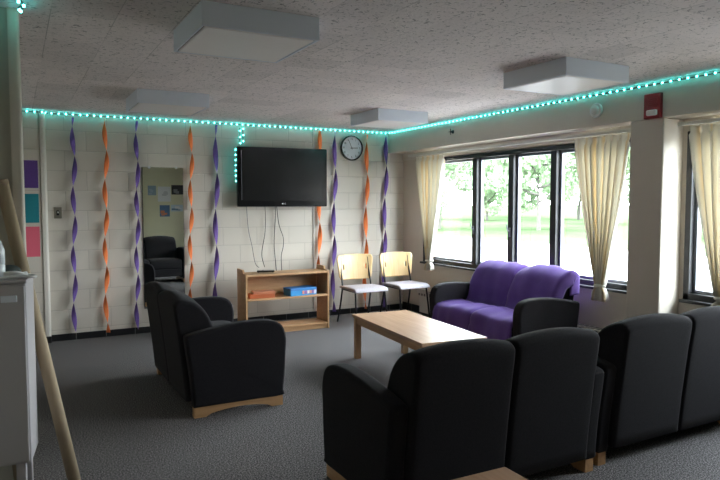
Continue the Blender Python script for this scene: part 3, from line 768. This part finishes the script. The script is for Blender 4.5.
# ------------------------------------------------------------------ left foreground
t = thing('utility_cabinet', 'white metal cabinet on short legs at the left edge', 'cabinet', (-4.672, -4.11, 0), R(-8))
cw, cd = .235, .125
B().box((-cw, -cd, .30), (cw, cd, 1.125), .006).obj('body', M['white_metal'], t)
B().box((-cw-.004, -cd-.006, 1.125), (cw+.003, cd+.004, 1.142), .004).obj('cabinet_top', M['white_metal'], t)
d = B().box((-cw+.01, -cd-.014, .315), (cw-.006, -cd, 1.115), .003).obj('door', M['white_metal'], t)
B().box((cw-.10, -cd-.022, 1.045), (cw-.035, -cd-.012, 1.075), .003).obj('handle', M['housing'], d)
for sx in (-1, 1):
    for sy in (-1, 1):
        x, y = sx*(cw-.045), sy*(cd-.03); B().box((x-.02, y-.02, 0), (x+.02, y+.02, .30), .003).obj('leg', M['white_metal'], t)
# things on the cabinet
t = thing('water_bottle', 'clear plastic water bottle standing on the white cabinet', 'bottle', (-4.572, -4.17, 1.142))
B().lathe([(.03, 0), (.036, .01), (.036, .06), (.033, .065), (.036, .07), (.036, .13), (.022, .17), (.013, .185), (.013, .20)], n=28).obj('bottle_body', M['bottle'], t)
B().lathe([(.015, .198), (.015, .215)], n=20).obj('bottle_cap', M['white_plastic'], t)
t = thing('baseball_cap', 'dark rounded cap lying behind the cables on the cabinet', 'cap', (-4.525, -4.06, 1.142), R(20))
B().lathe([(.055, 0), (.055, .015), (.049, .034), (.034, .046), (.014, .051), (.001, .052)], n=28).obj('crown', M['cap'], t)
g = B(); n = 12; pts = [(.055*math.cos(a), .055*math.sin(a)) for a in [PI*(.1+.8*k/n) for k in range(n+1)]]
g.prism([(x, -y-.03*(1-(x/.055)**2)) for x, y in pts]+[(x, -y+.01) for x, y in pts[::-1]], 'Z', .001, .006); g.obj('brim', M['cap'], t)
rnd = random.Random(11); pts = []
for k in range(22):
    a = k*1.9; rr = .035+.03*rnd.random(); pts.append((rr*math.cos(a)*1.3, rr*math.sin(a)*.55, .010+.034*rnd.random()*(1 if k % 2 else .3)))
g = B(); g.tube(spline(pts, 7), .0062, 7); g.tube(spline([(.05, .0, .018), (.085, -.02, .010), (.07, -.045, .010), (.02, -.04, .016), (-.05, -.035, .010), (-.09, -.045, .010)], 5), .0062, 7)
o = g.obj('coiled_cable', M['cable_white']); o.location = (-4.50, -4.17, 1.138); tag(o, 'tangled white cable heaped on the front of the white cabinet', 'cable')
# cardboard tube leaning on the partition
p0, p1 = Vector((-4.253, -4.05, .005)), Vector((-4.545, -3.902, 1.59))
t = thing('cardboard_tube', 'long brown cardboard tube leaning against the left wall end', 'tube', p0)
d = p1-p0
g = B(); g.tube([(0, 0, .012), d], .030, 24); g.obj('tube', M['cardboard'], t)
g = B(); g.tube([d*.992, d*1.004], .0315, 24); g.obj('end_cap', principled('kraft_cap', (.36, .28, .19), .8), t)
q0, q1 = Vector((-4.50, -3.93, .005)), Vector((-4.618, -3.905, 1.60)); d = q1-q0
t = thing('cardboard_tube', 'second cardboard tube leaning just behind the first', 'tube', q0)
g = B(); g.tube([(0, 0, .012), d], .028, 24); g.obj('tube', M['cardboard'], t)

# ------------------------------------------------------------------ outdoors
def gz(x, y):
    d = math.hypot(x+4.5, y+7.5); return -.35+max(0, d-12)*.004
g = B(); V = []
NX, NY = 40, 50
for i in range(NX+1):
    row = []
    for j in range(NY+1):
        x = XW+T+.02+(i/NX)**1.6*160; y = -50+200*j/NY; row.append(g.bm.verts.new((x, y, gz(x, y))))
    V.append(row)
for i in range(NX):
    for j in range(NY): g.bm.faces.new((V[i][j], V[i+1][j], V[i+1][j+1], V[i][j+1])).smooth = True
struct(g, 'ground', M['lawn'])
g = B(); V = []
for i in range(17):
    row = []
    for j in range(41):
        x = XW+T+.01+i*.9; y = -32+j*2.2; row.append(g.bm.verts.new((x, y, gz(x, y)+.03)))
    V.append(row)
for i in range(16):
    for j in range(40):
        if j < 30 or i*.9 < 99: g.bm.faces.new((V[i][j], V[i+1][j], V[i+1][j+1], V[i][j+1])).smooth = True
struct(g, 'terrace', M['path'])
def tree_parts(seed, h, r, nleaf, trunk_h, mat):
    rnd = random.Random(seed)
    tb = B(); tb.tube(spline([(0, 0, -.2), (.03, 0, trunk_h*.5), (.05, .1, trunk_h), (0, .05, h*.75)], 5), [.15-.12*k/15 for k in range(16)], 10)
    for k in range(8):
        a = k*2.4; z = trunk_h*.9+k*(h*.5-trunk_h*.3)/8
        e = (r*.7*math.cos(a), r*.7*math.sin(a), z+r*.4)
        tb.tube(spline([(0.03, .05, z), (e[0]*.4, e[1]*.4, z+r*.1), e], 4), [.09-.07*q/8 for q in range(9)], 6)
    tm = tb.mesh('trunk', M['bark'])
    lb = B(); blobs = []
    for k in range(22):
        a = rnd.uniform(0, 6.28); rr = r*math.sqrt(rnd.random())*.8; zz = trunk_h+rnd.random()*(h-trunk_h-.6)
        f = 1-.5*abs((zz-trunk_h)/(h-trunk_h)-.4)*2*.6
        blobs.append((rr*math.cos(a)*f, rr*math.sin(a)*f, zz, r*rnd.uniform(.25, .42)))
    for k in range(nleaf):
        bx = blobs[k % len(blobs)]; v = Vector((rnd.gauss(0, 1), rnd.gauss(0, 1), rnd.gauss(0, 1))).normalized()*bx[3]*rnd.uniform(.6, 1.05)
        c = Vector(bx[:3])+v; s = rnd.uniform(.12, .24)
        n = Vector((rnd.gauss(0, 1), rnd.gauss(0, 1), rnd.gauss(0, 1))).normalized(); t1 = n.orthogonal().normalized(); t2 = n.cross(t1)
        lb.bm.faces.new([lb.bm.verts.new(c+t1*s*a+t2*s*e) for a, e in ((-1, 0), (0, -.6), (1, 0), (0, .6))])
    me = bpy.data.meshes.new('crown'); lb.bm.to_mesh(me); lb.bm.free(); me.materials.append(mat)
    return tm, me
K = [tree_parts(1, 8, 3.6, 11000, 1.9, M['leaf']), tree_parts(2, 10, 4.6, 12000, 1.7, M['leaf2']), tree_parts(3, 6.5, 3.0, 8000, 1.5, M['leaf'])]
def tree(px_yaw, dist, kind, label, sc=1.0, group='trees on the lawn outside'):
    a = R(px_yaw); x, y = -4.49+dist*math.sin(a), -7.47+dist*math.cos(a)
    t = thing('tree', label, 'tree', (x, y, gz(x, y)), px_yaw, group); t.scale = (sc,)*3
    for nm, me in zip(('trunk', 'crown'), K[kind]):
        o = bpy.data.objects.new(nm, me); COL.objects.link(o); o.parent = t
tree(44.2, 40, 0, 'green tree with a visible trunk on the lawn, seen through the third pane')
tree(39.8, 58, 2, 'green tree seen through the second window pane')
tree(35.6, 41, 1, 'broad green tree seen through the first window pane near the curtain')
tree(50.5, 52, 1, 'green tree seen between the second curtain and the mullion')
tree(47.5, 62, 0, 'distant tree right of the tree with a visible trunk', 1.2)
tree(42.0, 70, 1, 'distant tree standing between the second and third panes', 1.1)
tree(57.5, 34, 0, 'tree seen in the window right of the column', .9)
tree(33.0, 60, 2, 'distant tree behind the far curtain', 1.3)

# ------------------------------------------------------------------ light
w = bpy.data.worlds.new('overcast_sky'); S.world = w; w.use_nodes = True; nt = w.node_tree; nt.nodes.clear()
out = nt.nodes.new('ShaderNodeOutputWorld'); bg = nt.nodes.new('ShaderNodeBackground')
tc = nt.nodes.new('ShaderNodeTexCoord'); sx = nt.nodes.new('ShaderNodeSeparateXYZ'); rp = nt.nodes.new('ShaderNodeValToRGB')
nt.links.new(tc.outputs['Generated'], sx.inputs[0]); nt.links.new(sx.outputs[2], rp.inputs[0])
rp.color_ramp.elements[0].color = (.92, .96, 1.0, 1); rp.color_ramp.elements[1].color = (.80, .88, 1.0, 1)
nt.links.new(rp.outputs[0], bg.inputs[0]); bg.inputs[1].default_value = 31.0; nt.links.new(bg.outputs[0], out.inputs[0])
for i, (y0, y1) in enumerate((W1, W2)):
    L = bpy.data.lights.new('daylight_portal', 'AREA'); L.shape = 'RECTANGLE'; L.size = ZT-ZB; L.size_y = abs(y1-y0); L.cycles.is_portal = True
    o = bpy.data.objects.new('daylight_portal', L); COL.objects.link(o); o.location = (XW+.16, (y0+y1)/2, (ZB+ZT)/2)
    o.rotation_euler = (0, R(90), 0)

# ------------------------------------------------------------------ camera
cam = bpy.data.cameras.new('camera'); co = bpy.data.objects.new('camera', cam); COL.objects.link(co)
cam.sensor_width = 36; cam.lens = 634.48/720*36; cam.clip_start = .05; cam.clip_end = 500
yaw, pitch, roll = .4971, -.0599, -.0004
f = Vector((math.sin(yaw)*math.cos(pitch), math.cos(yaw)*math.cos(pitch), math.sin(pitch)))
r0 = Vector((math.cos(yaw), -math.sin(yaw), 0)); u0 = r0.cross(f)
rr = r0*math.cos(roll)+u0*math.sin(roll); uu = -r0*math.sin(roll)+u0*math.cos(roll)
Mx = Matrix((rr, uu, -f)).transposed().to_4x4(); Mx.translation = (-4.4888, -7.4678, 1.4893); co.matrix_world = Mx
S.camera = co
S.view_settings.view_transform = 'Standard'; S.view_settings.look = 'None'; S.view_settings.gamma = 1; S.view_settings.exposure = 0
S.view_settings.use_curve_mapping = False
c = S.cycles; c.use_denoising = True; c.max_bounces = 10; c.diffuse_bounces = 6; c.transparent_max_bounces = 12; c.sample_clamp_indirect = 4
c.caustics_reflective = False; c.caustics_refractive = False
